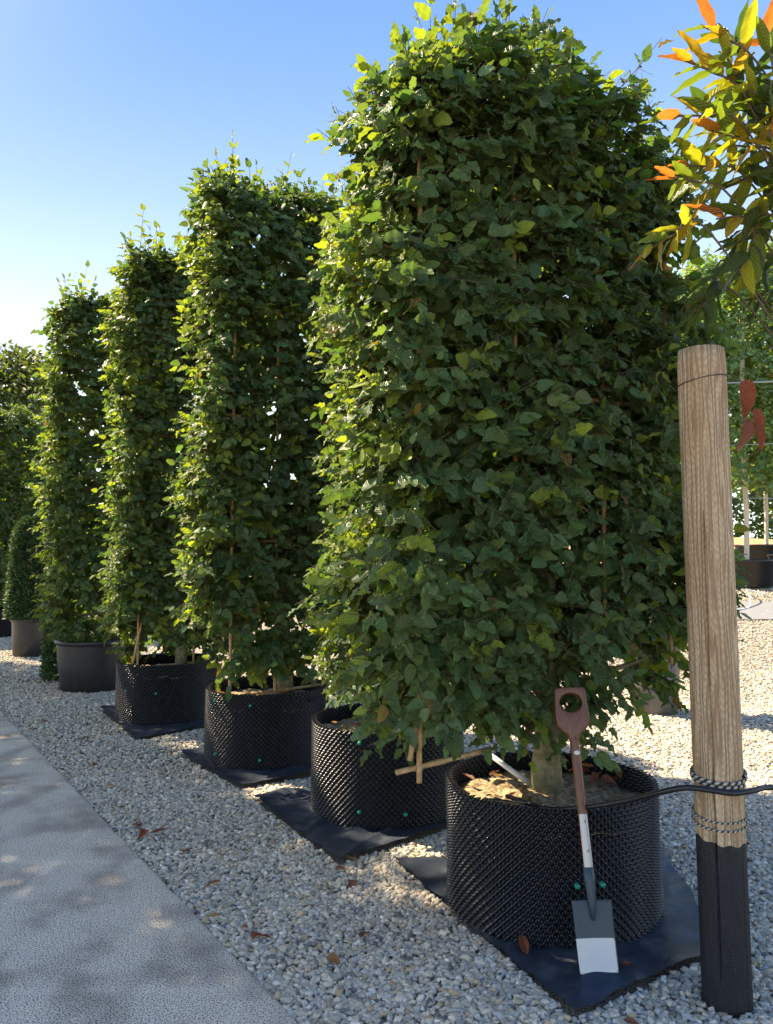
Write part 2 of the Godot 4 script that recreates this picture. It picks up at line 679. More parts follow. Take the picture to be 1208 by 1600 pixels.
func fallen_leaf(x: float, y: float, z: float, tone: String, size: float, turn: float, tilt: float, label: String, shape := 0) -> void:
	var ax := Vector3(sin(turn), tilt * 0.15, cos(turn))
	single("fallen_leaf", M["dry_mesh_%d" % (shape % 3)], M[tone], label, "leaf", frame(Vector3(x, y, z), ax, Vector3(0.3 * cos(turn * 3.0), 1, 0.3 * sin(turn * 2.0)), size), "fallen dry leaves")

# ------------------------------------------------------------------ scene
func _ready() -> void:
	# camera
	var cam := Camera3D.new()
	cam.name = "camera"
	cam.position = EYE
	cam.rotation_degrees = Vector3(3.196, 0, 0)
	cam.fov = 67.38
	cam.near = 0.05
	cam.far = 900.0
	add_child(cam)
	cam.current = true
	# sky and exposure
	var env := Environment.new()
	env.background_mode = Environment.BG_SKY
	var sm := ProceduralSkyMaterial.new()
	sm.sky_top_color = lin(0.039, 0.098, 0.245)
	sm.sky_horizon_color = lin(0.69, 0.755, 0.70)
	sm.sky_curve = 0.17
	sm.ground_bottom_color = lin(0.16, 0.15, 0.13)
	sm.ground_horizon_color = lin(0.40, 0.44, 0.46)
	sm.sun_angle_max = 75.0
	sm.sun_curve = 0.165
	var sky := Sky.new()
	sky.sky_material = sm
	env.sky = sky
	env.tonemap_mode = Environment.TONE_MAPPER_LINEAR
	env.tonemap_exposure = 4.1
	env.sdfgi_enabled = true
	env.ssao_enabled = true
	env.ssil_enabled = true
	var we := WorldEnvironment.new()
	we.environment = env
	add_child(we)
	# sun: high on the left, a little ahead of the camera
	var sun := DirectionalLight3D.new()
	sun.name = "sun"
	var az := deg_to_rad(60.0)
	var el := deg_to_rad(49.0)
	var to_sun := Vector3(-sin(az) * cos(el), sin(el), -cos(az) * cos(el))
	sun.basis = Basis.looking_at(-to_sun)
	sun.light_color = Color(1.0, 0.925, 0.80)
	sun.light_energy = 1.25
	sun.light_angular_distance = 0.5
	sun.shadow_enabled = true
	add_child(sun)

	noise.seed = 11
	noise.frequency = 1.0
	noise.fractal_octaves = 2
	materials()
	shapes()
	print("materials ", Time.get_ticks_msec())
	setting_and_pots()
	print("pots ", Time.get_ticks_msec())
	trees()
	print("trees ", Time.get_ticks_msec())
	post_and_wires()
	spade()
	photinia()
	litter()
	background()
	build_ground()
	print("ground ", Time.get_ticks_msec())

func shapes() -> void:
	leaf_meshes = [leaf(0.64, 0.22, 0.15, 0.18, 18, 0.25, 0.08, 0.045)]
	M["long_leaf_0"] = leaf(0.30, 0.35, 0.14, 0.1, 10, 0.1, 0.0)
	M["long_leaf_1"] = leaf(0.34, 0.20, 0.24, -0.2, 10, 0.1, 0.0)
	M["long_leaf_2"] = leaf(0.28, 0.55, 0.05, 0.2, 10, 0.1, 0.0)
	M["dry_mesh_0"] = leaf(0.40, 0.7, 0.25, 0.5, 10, 0.2, 0.03)
	M["dry_mesh_1"] = leaf(0.34, 0.9, -0.2, -0.6, 10, 0.2, 0.03)
	M["dry_mesh_2"] = leaf(0.6, 0.35, 0.4, 0.9, 10, 0.2, 0.05)
	M["small_leaf"] = leaf(0.62, 0.3, 0.15, 0.2, 4, 0.2, 0.0)
	M["needle_spray"] = leaf(0.34, 0.2, 0.2, 0.3, 3, 0.1, 0.0)
	M["stick"] = tube([Vector3.ZERO, Vector3(0.004, 0.5, 0.003), Vector3(0, 1, 0)], [0.0028, 0.002, 0.0011], 4, false)
	M["wall_mesh"] = studded_wall(0.438, 0.51, 84, 15, 8)
	M["plug_mesh"] = lathe([Vector2(0.0005, 0.017), Vector2(0.006, 0.017), Vector2(0.0095, 0.014), Vector2(0.0105, 0.008), Vector2(0.0105, -0.004)], 14)

func materials() -> void:
	leaf_textures()
	var glow := lin(1.0, 0.97, 0.30)
	leaf_material("leaf", Color.WHITE, glow)
	var tones := [Color(0.13, 0.215, 0.08), Color(0.16, 0.26, 0.09), Color(0.19, 0.30, 0.10), Color(0.215, 0.34, 0.106), Color(0.37, 0.48, 0.065)]
	for k in 5:
		leaf_material("leaf_%d" % k, tones[k].linear_to_srgb(), glow)
	leaf_material("small_leaf_material", Color.WHITE, glow, 0.5, false)
	leaf_material("needle", Color.WHITE, lin(0.5, 0.5, 0.2), 0.6, false)
	# long evergreen leaves, from new to old
	leaf_material("new_yellow", lin(0.72, 0.50, 0.045), lin(1.0, 0.85, 0.25), 0.33)
	leaf_material("new_lime", lin(0.55, 0.55, 0.06), lin(1.0, 0.97, 0.3), 0.33)
	leaf_material("new_orange", lin(0.75, 0.32, 0.07), lin(1.0, 0.7, 0.3), 0.33)
	leaf_material("old_green", lin(0.12, 0.175, 0.05), lin(0.8, 1.0, 0.3), 0.28)
	leaf_material("mid_green", lin(0.26, 0.34, 0.055), lin(0.95, 1.0, 0.3), 0.3)
	for k in [["dry_red", 0.42, 0.115, 0.05], ["dry_brown", 0.30, 0.14, 0.075], ["dry_orange", 0.48, 0.23, 0.075], ["dry_straw", 0.50, 0.40, 0.20], ["dry_pink", 0.44, 0.19, 0.12]]:
		leaf_material(k[0], lin(k[1], k[2], k[3]), lin(0.6, 0.4, 0.2), 0.65)

	var bark := mat("bark", lin(0.27, 0.255, 0.165), 0.85)
	bark.albedo_texture = ntex(256, 0.03, 4, 3, [[0.0, Color(0.55, 0.52, 0.45)], [0.5, Color(0.85, 0.82, 0.75)], [1.0, Color(1, 1, 0.95)]])
	world_mapped(bark, 0.35)
	bark.heightmap_enabled = true
	bark.heightmap_scale = 0.25
	bark.heightmap_texture = ntex(256, 0.05, 4, 3, [])
	mat("twig", lin(0.11, 0.075, 0.05), 0.8)
	var bam := mat("bamboo", lin(0.52, 0.37, 0.20), 0.55)
	bam.albedo_texture = ntex(256, 0.02, 3, 8, [[0.0, Color(0.68, 0.62, 0.55)], [0.5, Color(0.92, 0.88, 0.8)], [1.0, Color(1, 1, 1)]])
	world_mapped(bam, 0.2)
	mat("string", lin(0.38, 0.36, 0.32), 0.8)

	var pot := mat("pot", lin(0.006, 0.006, 0.008), 0.36)
	pot.metallic_specular = 0.55
	pot.clearcoat_enabled = true
	pot.clearcoat = 0.15
	pot.clearcoat_roughness = 0.12
	mat("plug", lin(0.02, 0.24, 0.17), 0.4)
	var gp := mat("grey_plastic", lin(0.032, 0.032, 0.034), 0.5)
	gp.albedo_texture = ntex(512, 0.012, 5, 21, [[0.0, Color(0.75, 0.75, 0.78)], [0.55, Color(0.9, 0.9, 0.9)], [0.8, Color(1, 0.97, 0.92)], [1.0, Color(1, 0.95, 0.85)]])
	gp.roughness_texture = ntex(512, 0.02, 4, 22, [[0.0, Color(0.7, 0.7, 0.7)], [1.0, Color(1, 1, 1)]])
	world_mapped(gp, 0.9)
	var pp := mat("pale_plastic", lin(0.10, 0.10, 0.105), 0.5)
	pp.albedo_texture = gp.albedo_texture
	world_mapped(pp, 0.7)
	var soil := mat("soil", lin(0.46, 0.385, 0.27), 0.95)
	soil.albedo_texture = ntex(512, 0.025, 5, 5, [[0.0, Color(0.35, 0.3, 0.25)], [0.45, Color(0.75, 0.7, 0.62)], [0.7, Color(0.95, 0.9, 0.82)], [1.0, Color(1, 1, 1)]])
	world_mapped(soil, 0.5)
	soil.heightmap_enabled = true
	soil.heightmap_scale = 0.8
	soil.heightmap_texture = ntex(512, 0.05, 5, 6, [])

	var poly := mat("polythene", lin(0.062, 0.075, 0.096), 0.42)
	poly.albedo_texture = ntex(512, 0.008, 5, 31, [[0.0, Color(0.62, 0.63, 0.66)], [0.5, Color(0.74, 0.75, 0.78)], [0.66, Color(0.82, 0.82, 0.82)], [0.78, Color(1, 0.98, 0.94)], [1.0, Color(1, 1, 1)]])
	poly.roughness_texture = ntex(512, 0.01, 5, 32, [[0.0, Color(0.75, 0.75, 0.75)], [1.0, Color(1, 1, 1)]])
	world_mapped(poly, 0.8)
	poly.heightmap_enabled = true
	poly.heightmap_scale = 0.25
	poly.heightmap_texture = ntex(512, 0.012, 3, 33, [], FastNoiseLite.TYPE_SIMPLEX)

	var gr := mat("gravel", lin(0.42, 0.385, 0.325), 0.95)
	gr.albedo_texture = ntex(1024, 0.11, 3, 41, [[0.0, Color(0.45, 0.43, 0.41)], [0.38, Color(0.74, 0.72, 0.69)], [0.56, Color(0.97, 0.96, 0.93)], [1.0, Color(1, 1, 1)]])
	gr.heightmap_enabled = true
	gr.heightmap_scale = 1.2
	gr.heightmap_texture = ntex(1024, 0.11, 3, 41, [])
	world_mapped(gr, 1.6, 7.0)
	gr.detail_enabled = true
	gr.detail_blend_mode = BaseMaterial3D.BLEND_MODE_MUL
	gr.detail_albedo = ntex(512, 0.012, 4, 42, [[0.0, Color(0.78, 0.76, 0.72)], [1.0, Color(1, 1, 1)]])
	var stone := mat("stone", Color.WHITE, 0.8)
	stone.vertex_color_use_as_albedo = true
	var sc := [[0.52, 0.45, 0.34], [0.46, 0.43, 0.38], [0.72, 0.64, 0.505], [0.50, 0.365, 0.21], [0.57, 0.495, 0.37]]
	for k in 5:
		mat("stone_%d" % k, lin(sc[k][0], sc[k][1], sc[k][2]), 0.8)

	var con := mat("concrete", lin(0.87, 0.77, 0.645), 0.9)
	con.albedo_texture = ntex(1024, 0.13, 4, 51, [[0.0, Color(0.2, 0.2, 0.2)], [0.33, Color(0.58, 0.575, 0.57)], [0.44, Color(0.9, 0.895, 0.885)], [0.6, Color(0.96, 0.955, 0.945)], [1.0, Color(1, 1, 0.99)]])
	con.heightmap_enabled = true
	con.heightmap_scale = 0.6
	con.heightmap_texture = ntex(1024, 0.13, 4, 51, [])
	world_mapped(con, 1.1, 4.3)
	con.detail_enabled = true
	con.detail_blend_mode = BaseMaterial3D.BLEND_MODE_MUL
	con.detail_albedo = ntex(1024, 0.009, 6, 52, [[0.0, Color(0.68, 0.67, 0.66)], [0.35, Color(0.86, 0.855, 0.85)], [0.55, Color(0.97, 0.97, 0.96)], [1.0, Color(1, 1, 1)]])
	mat("slab", lin(0.20, 0.20, 0.205), 0.85)

	wood_textures()
	var wood := mat("wood", Color.WHITE, 0.8)
	wood.albedo_texture = M["wood_colour"]
	wood.heightmap_enabled = true
	wood.heightmap_scale = 1.0
	wood.heightmap_texture = M["wood_relief"]
	var tar := mat("tar", lin(0.012, 0.012, 0.016), 0.62)
	tar.heightmap_enabled = true
	tar.heightmap_scale = 0.5
	tar.heightmap_texture = M["wood_relief"]
	tar.albedo_texture = ntex(256, 0.02, 4, 61, [[0.0, Color(0.7, 0.7, 0.72)], [1.0, Color(1, 1, 1)]])
	mat("wire", lin(0.42, 0.43, 0.44), 0.35, 0.9)
	mat("dark_wire", lin(0.03, 0.03, 0.035), 0.5)
	mat("hose", lin(0.010, 0.010, 0.012), 0.42)
	var rope := mat("rope", Color.WHITE, 0.9)
	var im := Image.create(32, 32, false, Image.FORMAT_RGB8)
	for y in 32:
		for x in 32:
			im.set_pixel(x, y, lin(0.025, 0.025, 0.03) if (x + y) % 32 < 15 else lin(0.42, 0.38, 0.30))
	rope.albedo_texture = ImageTexture.create_from_image(im)

	var ash := mat("spade_wood", lin(0.21, 0.085, 0.045), 0.42)
	ash.albedo_texture = ntex(256, 0.03, 4, 71, [[0.0, Color(0.45, 0.4, 0.38)], [0.4, Color(0.8, 0.76, 0.74)], [1.0, Color(1, 1, 1)]])
	ash.uv1_triplanar = true
	ash.uv1_scale = Vector3(28, 2.2, 28)
	mat("spade_paint", lin(0.038, 0.058, 0.072), 0.5)
	mat("paint_gap", lin(0.01, 0.01, 0.012), 0.6)
	var steel := mat("steel", lin(0.28, 0.30, 0.34), 0.34, 0.95)
	steel.uv1_triplanar = true
	steel.uv1_scale = Vector3(8, 8, 8)
	mat("strap_steel", lin(0.42, 0.40, 0.39), 0.42, 0.7)
	mat("sticker", lin(0.72, 0.66, 0.58), 0.6)
	mat("white_pipe", lin(0.60, 0.61, 0.62), 0.35)
	mat("pale_bark", lin(0.60, 0.52, 0.42), 0.8)
	mat("mulch", lin(0.42, 0.25, 0.12), 0.95)

func wood_textures() -> void:
	var w := 512
	var h := 1024
	var im := Image.create(w, h, false, Image.FORMAT_RGB8)
	var hm := Image.create(w, h, false, Image.FORMAT_RGB8)
	var n := FastNoiseLite.new()
	n.seed = 9
	n.frequency = 1.0
	n.fractal_octaves = 3
	var a := Color(0.185, 0.105, 0.052)
	var b := Color(0.47, 0.31, 0.165)
	var c := Color(0.59, 0.455, 0.295)
	for y in h:
		for x in w:
			var u := float(x) / w
			var v := float(y) / h
			var cx := cos(u * TAU) * 1.2
			var cz := sin(u * TAU) * 1.2
			var bend := n.get_noise_3d(cx * 1.3, v * 2.6, cz * 1.3)
			# the growth rings cut lengthwise: long stripes that swerve round knots
			var ph := u * 54.0 + bend * 3.2 + n.get_noise_3d(cx * 3.0, v * 9.0, cz * 3.0) * 0.5
			var stripe := pow(0.5 + 0.5 * sin(ph * TAU * 0.5), 2.2)
			var rip := 0.5 + 0.5 * sin(v * 420.0 + bend * 14.0 + n.get_noise_3d(cx * 4.0, v * 14.0, cz * 4.0) * 5.0)
			var grain := n.get_noise_3d(cx * 22.0, v * 9.0, cz * 22.0)
			var patch := clampf(0.5 + 0.9 * n.get_noise_3d(cx * 0.8 + 5.0, v * 3.0, cz * 0.8), 0.0, 1.0)
			var col := b.lerp(c, patch).lerp(a.lerp(b, 0.3), stripe * 0.9)
			var k := 1.0 + grain * 0.22 - 0.26 * rip * (1.0 - stripe)
			im.set_pixel(x, y, Color(col.r * k, col.g * k, col.b * k).linear_to_srgb())
			var e := clampf(0.55 - stripe * 0.35 + grain * 0.2 - 0.16 * rip, 0.0, 1.0)
			hm.set_pixel(x, y, Color(e, e, e))
	M["wood_colour"] = ImageTexture.create_from_image(im)
	M["wood_relief"] = ImageTexture.create_from_image(hm)

func setting_and_pots() -> void:
	plastic_sheet("creased black plastic sheet under the pot with the spade", [Vector2(0.05, -3.80), Vector2(0.607, -2.56), Vector2(1.27, -2.98), Vector2(1.38, -3.95)], 1)
	plastic_sheet("black plastic sheet with a sharp corner under the second studded pot from the wooden post", [Vector2(-0.816, -4.774), Vector2(-0.227, -3.79), Vector2(0.36, -4.28), Vector2(0.15, -5.25)], 2)
	plastic_sheet("black plastic sheet with a lifted corner under the third studded pot from the post", [Vector2(-1.56, -5.84), Vector2(-0.927, -4.97), Vector2(-0.42, -5.32), Vector2(-0.6, -6.4)], 3)
	plastic_sheet("shiny plastic sheet under the studded pot beside the smooth grey pot", [Vector2(-2.776, -7.514), Vector2(-2.0, -6.26), Vector2(-1.45, -6.85), Vector2(-1.7, -7.95)], 4)
	var y := 0.027
	studded_pot("studded black pot with the spade leaning on it", Vector3(0.705, y, -3.40), 0.0, [[0.24, 0.235], [0.02, 0.235]], 0.44)
	studded_pot("second studded black pot from the wooden post", Vector3(0.0, y, -4.65), 0.0, [[-0.33, 0.455], [0.27, 0.445], [-0.33, 0.09], [0.23, 0.08]], 0.44)
	studded_pot("third studded black pot from the wooden post", Vector3(-0.89, y, -5.79), 0.0, [[-0.78, 0.45], [-0.10, 0.44], [-0.75, 0.08], [0.05, 0.07]], 0.43)
	studded_pot("studded black pot next to the smooth grey pot", Vector3(-2.03, y, -7.20), 0.0, [[-0.62, 0.28], [0.06, 0.27]], 0.43)
	studded_pot("studded black pot at the far left edge", Vector3(-7.25, 0.0, -14.4), 0.4, [], 0.43)
	smooth_pot("wide smooth grey pot left of the studded pots", Vector3(-3.30, 0.0, -8.78), 0.425, 0.36, 0.56)
	smooth_pot("smooth grey pot holding the clipped dark yew", Vector3(-5.32, 0.0, -11.6), 0.29, 0.25, 0.56)
	smooth_pot("smooth grey pot on the gravel behind the wooden post", Vector3(2.56, 0.0, -7.42), 0.255, 0.20, 0.66, "pale_plastic")
	for p in [[0.705, -3.40, 0.46], [0.0, -4.65, 0.46], [-0.89, -5.79, 0.46], [-2.03, -7.2, 0.46], [-3.3, -8.78, 0.38], [-5.32, -11.6, 0.27], [2.56, -7.42, 0.21], [1.138, -2.655, 0.080], [-7.25, -14.4, 0.45]]:
		pots.append(p)
	build_path()

func trees() -> void:
	var t1 := deg_to_rad(29.0)
	var t2 := deg_to_rad(32.0)
	hornbeam("tall hornbeam screen nearest the camera, its trunk behind the spade", Vector3(0.67, 0, -3.43), t1, 0.81, 0.25, 0.74, 3.56, 3900, 300, 101, 0.062, 0.46, 0.084, 34, 0.10, true)
	trellis("bamboo frame sticking out under the nearest hornbeam", Vector3(0.735, 0, -3.46), t1, [-0.77, -0.3, 0.2, 0.62], 0.13, 0.635, 3.1, [0.68, 1.5, 2.2, 2.9], -0.86, 0.7, true, 0.35, -0.42)
	hornbeam("hornbeam screen mostly hidden behind the nearest one, its left edge showing", Vector3(0.33, 0, -4.66), t2, 0.62, 0.24, 0.66, 3.68, 2700, 200, 102, 0.055, 0.44, 0.082, 14, 0.12)
	hornbeam("hornbeam screen in the third studded pot from the post", Vector3(-0.76, 0, -5.80), t2, 0.66, 0.25, 0.66, 4.22, 3700, 300, 103, 0.055, 0.43, 0.082, 26, 0.12)
	trellis("bamboo frame with three uprights over the third studded pot", Vector3(-0.90, 0, -5.82), t2, [-0.37, -0.03, 0.36], 0.22, 0.44, 3.7, [0.50, 1.6, 2.5, 3.4], -0.42, 0.62)
	hornbeam("hornbeam screen in the studded pot beside the smooth grey pot", Vector3(-1.90, 0, -7.20), t2, 0.58, 0.25, 0.58, 4.32, 3500, 250, 104, 0.05, 0.43, 0.082, 22, 0.12)
	trellis("bamboo frame with a slanted upright over the pot beside the grey pot", Vector3(-2.02, 0, -7.22), t2, [-0.33, 0.18], 0.14, 0.44, 3.7, [0.48, 1.5, 2.6], -0.38, 0.5, true)
	hornbeam("hornbeam screen growing in the wide smooth grey pot", Vector3(-3.14, 0, -8.76), t2, 0.62, 0.26, 0.60, 4.45, 3300, 150, 105, 0.045, 0.5, 0.084, 14, 0.12)
	hornbeam("far hornbeam screen at the left edge behind the yew", Vector3(-7.7, 0, -14.6), t2, 1.1, 0.4, 0.5, 4.2, 4200, 0, 106, 0.06, 0.43, 0.10, 10, 0.12)

func post_and_wires() -> void:
	var root := thing("wooden_post", "round wooden post with a black painted foot at the right", "post", Vector3(1.138, 0, -2.655))
	var sides := 120
	var lean := Vector3(-0.032, 0, -0.01)
	for piece in 2:
		var rows := []
		var steps := 8 if piece == 0 else 30
		for j in steps + 1:
			var row := []
			for i in sides + 1:
				var a := TAU * i / sides + 1.0
				var edge := 0.553 - 0.012 * cos(a - 1.2) + 0.004 * sin(a * 9.0)
				var y := lerpf(-0.05, edge, float(j) / steps) if piece == 0 else lerpf(edge + 0.0004, 2.218, float(j) / steps)
				var rr := lerpf(0.0785, 0.0805, y / 2.2) + 0.0012 * sin(a * 3.0 + y) + 0.0015 * noise.get_noise_3d(cos(a) * 2.0, y * 1.5, sin(a) * 2.0)
				# one long drying crack and two short ones
				var k := i % sides
				if k == 22 and y < 1.62 and y > 0.1:
					rr -= 0.02
				if k == 0 and y < 0.5 or k == 111 and y < 0.75:
					rr -= 0.007
				if k == 116 and y > 2.02:
					rr -= 0.008
				if j == steps and piece == 1:
					rr -= 0.004
				row.append(Vector3(cos(a) * rr, y, sin(a) * rr) + lean * (y / 2.2))
			rows.append(row)
		if piece == 1:
			var lastrow := []
			for i in sides + 1:
				lastrow.append(Vector3(lean.x, 2.223, lean.z) + (rows[-1][i] - Vector3(lean.x, 2.223, lean.z)) * 0.9)
			rows.append(lastrow)
			var mid := []
			for i in sides + 1:
				mid.append(Vector3(lean.x, 2.224, lean.z))
			rows.append(mid)
		part("painted_foot" if piece == 0 else "shaft", sheet(rows), M["tar"] if piece == 0 else M["wood"], root)
	# thin wire round the top
	var base := Vector3(1.138, 0, -2.655)
	var ring := []
	for i in 33:
		var a := TAU * i / 32.0
		ring.append(Vector3(cos(a) * 0.0825, 2.105 + 0.014 * cos(a - 0.4), sin(a) * 0.0825) + lean * 0.95)
	part("tie_wire", tube(ring, [0.0019], 5, false), M["dark_wire"], root)
	# two-coloured cord round the post
	var cord := thing("cord", "black and white twisted cord wound round the wooden post", "cord", base)
	for k in 3:
		var turns := 2 if k == 0 else 1
		var pts := []
		var y0: float = [0.742, 0.628, 0.602][k]
		for i in 40 * turns + 1:
			var a := TAU * i / 40.0 + 0.8
			pts.append(Vector3(cos(a) * 0.0855, y0 + 0.0125 * i / 40.0 * (1.0 if k == 0 else 0.0) - 0.010 * sin(a - 0.3), sin(a) * 0.0855) + lean * 0.3)
		part("winding", tube(pts, [0.0055 if k == 0 else 0.0032], 7, false, 42.0 if k == 0 else 60.0), M["rope"], cord)
	# black water hose from the pot, round the front of the post and on to the right
	var hp := [Vector3(0.50, 0.50, -3.25), Vector3(0.62, 0.515, -3.05), Vector3(0.72, 0.545, -2.96), Vector3(0.815, 0.592, -2.86), Vector3(0.885, 0.645, -2.755), Vector3(0.935, 0.695, -2.66), Vector3(1.0, 0.724, -2.61), Vector3(1.07, 0.728, -2.567), Vector3(1.13, 0.722, -2.558), Vector3(1.20, 0.724, -2.575), Vector3(1.28, 0.722, -2.62), Vector3(1.42, 0.70, -2.66), Vector3(1.8, 0.62, -2.75)]
	single("water_hose", tube(smoothed(hp), [0.0095], 10), M["hose"], "black water hose running from the pot round the wooden post", "hose")
	var hp2 := [Vector3(-0.55, 0.47, -5.5), Vector3(-0.42, 0.545, -5.42), Vector3(-0.30, 0.53, -5.22), Vector3(-0.12, 0.50, -5.0), Vector3(0.02, 0.47, -4.85)]
	single("water_hose", tube(smoothed(hp2), [0.0095], 8), M["hose"], "short black hose bridging the second and third studded pots", "hose")
	# wires that leave the post towards the right
	var wires := [[2.107, 2.165, "bright twisted wire leaving the top of the wooden post", 0.0035], [1.885, 1.93, "thin wire right of the post below the hanging dry leaves", 0.0014], [1.70, 1.71, "lowest thin wire running right from the post", 0.0013]]
	for w in wires:
		var pts := []
		for i in 13:
			var t := i / 12.0
			pts.append(Vector3(1.19 + 2.6 * t, lerpf(w[0], w[1], minf(1.0, t * 5.0)) + 0.006 * sin(t * 40.0), -2.69 - 0.9 * t))
		single("fence_wire", tube(pts, [w[3]], 6), M["wire"], w[2], "wire")
	# dry leaves caught on the wire
	var hung := [[1.232, 2.10, -2.60, 0.135, 0.0, "dry_red", "large dry red leaf hanging at the top of the wooden post"], [1.252, 2.00, -2.59, 0.11, 0.15, "dry_red", "small dry leaf hanging in the middle right of the post"], [1.236, 1.965, -2.60, 0.12, -0.25, "dry_pink", "lowest dry leaf hanging right of the post, tip turned left"], [1.25, 1.96, -2.59, 0.115, 0.1, "dry_red", "lowest dry leaf hanging right of the post, tip turned right"]]
	for k in hung.size():
		var q: Array = hung[k]
		single("hanging_leaf", M["dry_mesh_%d" % (k % 2)], M[q[5]], q[6], "leaf", frame(Vector3(q[0], q[1], q[2]), Vector3(q[4], -1, 0.05), Vector3(-0.3 + 0.2 * k, 0, 1), q[3]), "dry leaves hanging at the post")
	single("leaf_twig", tube([Vector3(1.18, 2.108, -2.64), Vector3(1.215, 2.10, -2.61), Vector3(1.228, 2.03, -2.605), Vector3(1.216, 1.955, -2.602)], [0.002, 0.002, 0.0015, 0.001], 5), M["twig"], "thin dead twig hanging beside the top of the post", "twig")

func smoothed(pts: Array) -> Array:
	var c := Curve3D.new()
	for i in pts.size():
		var t: Vector3 = (pts[mini(i + 1, pts.size() - 1)] - pts[maxi(i - 1, 0)]) * 0.18
		c.add_point(pts[i], -t, t)
	c.bake_interval = 0.025
	return Array(c.get_baked_points())

func spade() -> void:
	var p0: Vector3 = spade_axis[0]
	var p1: Vector3 = spade_axis[1]
	var axis := (p1 - p0).normalized()
	var root := thing("spade", "wooden handled spade with a bright steel blade leaning on the pot", "spade")
	root.transform = frame(p0 + Vector3(0, 0.03, 0), axis, Vector3(-0.06, 0.2, 1), 1.0)
	# blade: painted upper part, polished lower part; slightly dished
	for piece in 2:
		var y0 := 0.0 if piece == 0 else 0.1135
		var y1 := 0.1125 if piece == 0 else 0.232
		var front := []
		var back := []
		for j in 13:
			var rf := []
			var rb := []
			var t := j / 12.0
			for i in 13:
				var u := i / 6.0 - 1.0
				var y := lerpf(y0, y1, t)
				var hw := lerpf(0.0675, 0.0715, y / 0.232)
				if piece == 0 and j == 0:
					y -= 0.009 * (1.0 - u * u) - 0.004
				var z := 0.012 * u * u - 0.006 - 0.006 * sin(y / 0.232 * PI)
				rf.append(Vector3(u * hw, y, z + (0.0008 if piece == 0 and j == 0 else 0.0016)))
				rb.append(Vector3(u * hw, y, z - (0.0004 if piece == 0 and j == 0 else 0.0016)))
			front.append(rf)
			back.append(rb)
		var st := SurfaceTool.new()
		st.begin(Mesh.PRIMITIVE_TRIANGLES)
		var closed := []
		for j in 13:
			var row: Array = front[j].duplicate()
			var rev: Array = back[j].duplicate()
			rev.reverse()
			row.append_array(rev)
			row.append(front[j][0])
			closed.append(row)
		part("polished_blade" if piece == 0 else "painted_blade", sheet(closed), M["steel"] if piece == 0 else M["spade_paint"], root)
	part("tread", tube([Vector3(-0.0715, 0.233, 0.004), Vector3(-0.03, 0.233, -0.002), Vector3(0.03, 0.233, -0.002), Vector3(0.0715, 0.233, 0.004)], [0.0032], 8), M["spade_paint"], root)
	# socket, straps and rivets
	part("socket", tube([Vector3(0, 0.17, 0.000), Vector3(0, 0.215, 0.004), Vector3(0, 0.25, 0.006), Vector3(0, 0.30, 0.006), Vector3(0, 0.345, 0.005)], [0.006, 0.012, 0.0155, 0.0195, 0.0195], 20), M["spade_paint"], root)
	var strap := []
	for j in 9:
		var row := []
		for i in 9:
			var a := lerpf(-1.0, 1.0, i / 8.0)
			var rr := 0.0192 - 0.0016 * j / 8.0
			row.append(Vector3(sin(a) * rr, 0.344 + 0.178 * j / 8.0 + (0.004 * cos(a) if j == 8 else 0.0), 0.005 + cos(a) * rr))
		strap.append(row)
	var plate := part("strap", sheet(strap), M["strap_steel"], root)
	for y in [0.40, 0.50]:
		part("rivet", lathe([Vector2(0.0004, 0.0022), Vector2(0.0032, 0.0019), Vector2(0.0048, 0.0004), Vector2(0.0048, -0.003)], 14), M["steel"], plate, frame(Vector3(0.003, y, 0.0232 - (y - 0.344) * 0.009), Vector3(0, 0, 1), UP, 1.0))
	var shaft := part("shaft", tube([Vector3(0, 0.33, 0.005), Vector3(0, 0.5, 0.005), Vector3(0, 0.65, 0.003), Vector3(0, 0.79, 0.0), Vector3(0, 0.80, 0.0)], [0.0170, 0.0168, 0.0172, 0.0180, 0.0185], 24), M["spade_wood"], root)
	part("sticker", lathe([Vector2(0.0003, 0.0008), Vector2(0.0115, 0.0004), Vector2(0.0115, -0.004)], 18, 0.72), M["sticker"], shaft, frame(Vector3(0.002, 0.743, 0.0200), Vector3(0, 0, 1), UP, 1.0))
	# D-shaped grip: a closed ring of rounded section round an oval hole
	var outline := PackedVector2Array([Vector2(-0.060, 0.052), Vector2(-0.054, 0.058), Vector2(0.0, 0.061), Vector2(0.054, 0.058), Vector2(0.060, 0.052), Vector2(0.066, -0.055), Vector2(0.062, -0.085), Vector2(0.040, -0.112), Vector2(0.0195, -0.124), Vector2(0.0185, -0.150), Vector2(-0.0185, -0.150), Vector2(-0.0195, -0.124), Vector2(-0.040, -0.112), Vector2(-0.062, -0.085), Vector2(-0.066, -0.055)])
	var rows := []
	var na := 96
	for i in na + 1:
		var a := TAU * i / na
		var d := Vector2(cos(a), sin(a))
		var ro := 0.06
		for k in outline.size():
			var hit = Geometry2D.segment_intersects_segment(Vector2.ZERO, d * 0.4, outline[k], outline[(k + 1) % outline.size()])
			if hit != null:
				ro = (hit as Vector2).length()
		var ri := 1.0 / sqrt(pow(d.x / 0.042, 2.0) + pow(d.y / 0.034, 2.0))
		var row := []
		for k in 17:
			var s := TAU * k / 16.0
			var cx := signf(cos(s)) * pow(absf(cos(s)), 0.45)
			var cz := signf(sin(s)) * pow(absf(sin(s)), 0.45)
			var m := lerpf(ri, ro, 0.5 + 0.5 * cx)
			var thick := 0.0165 if d.y > -0.5 else lerpf(0.0165, 0.0185, (-d.y - 0.5) * 2.0)
			row.append(Vector3(d.x * m, 0.93 + d.y * m, cz * thick))
		rows.append(row)
	part("grip", sheet(rows), M["spade_wood"], root)

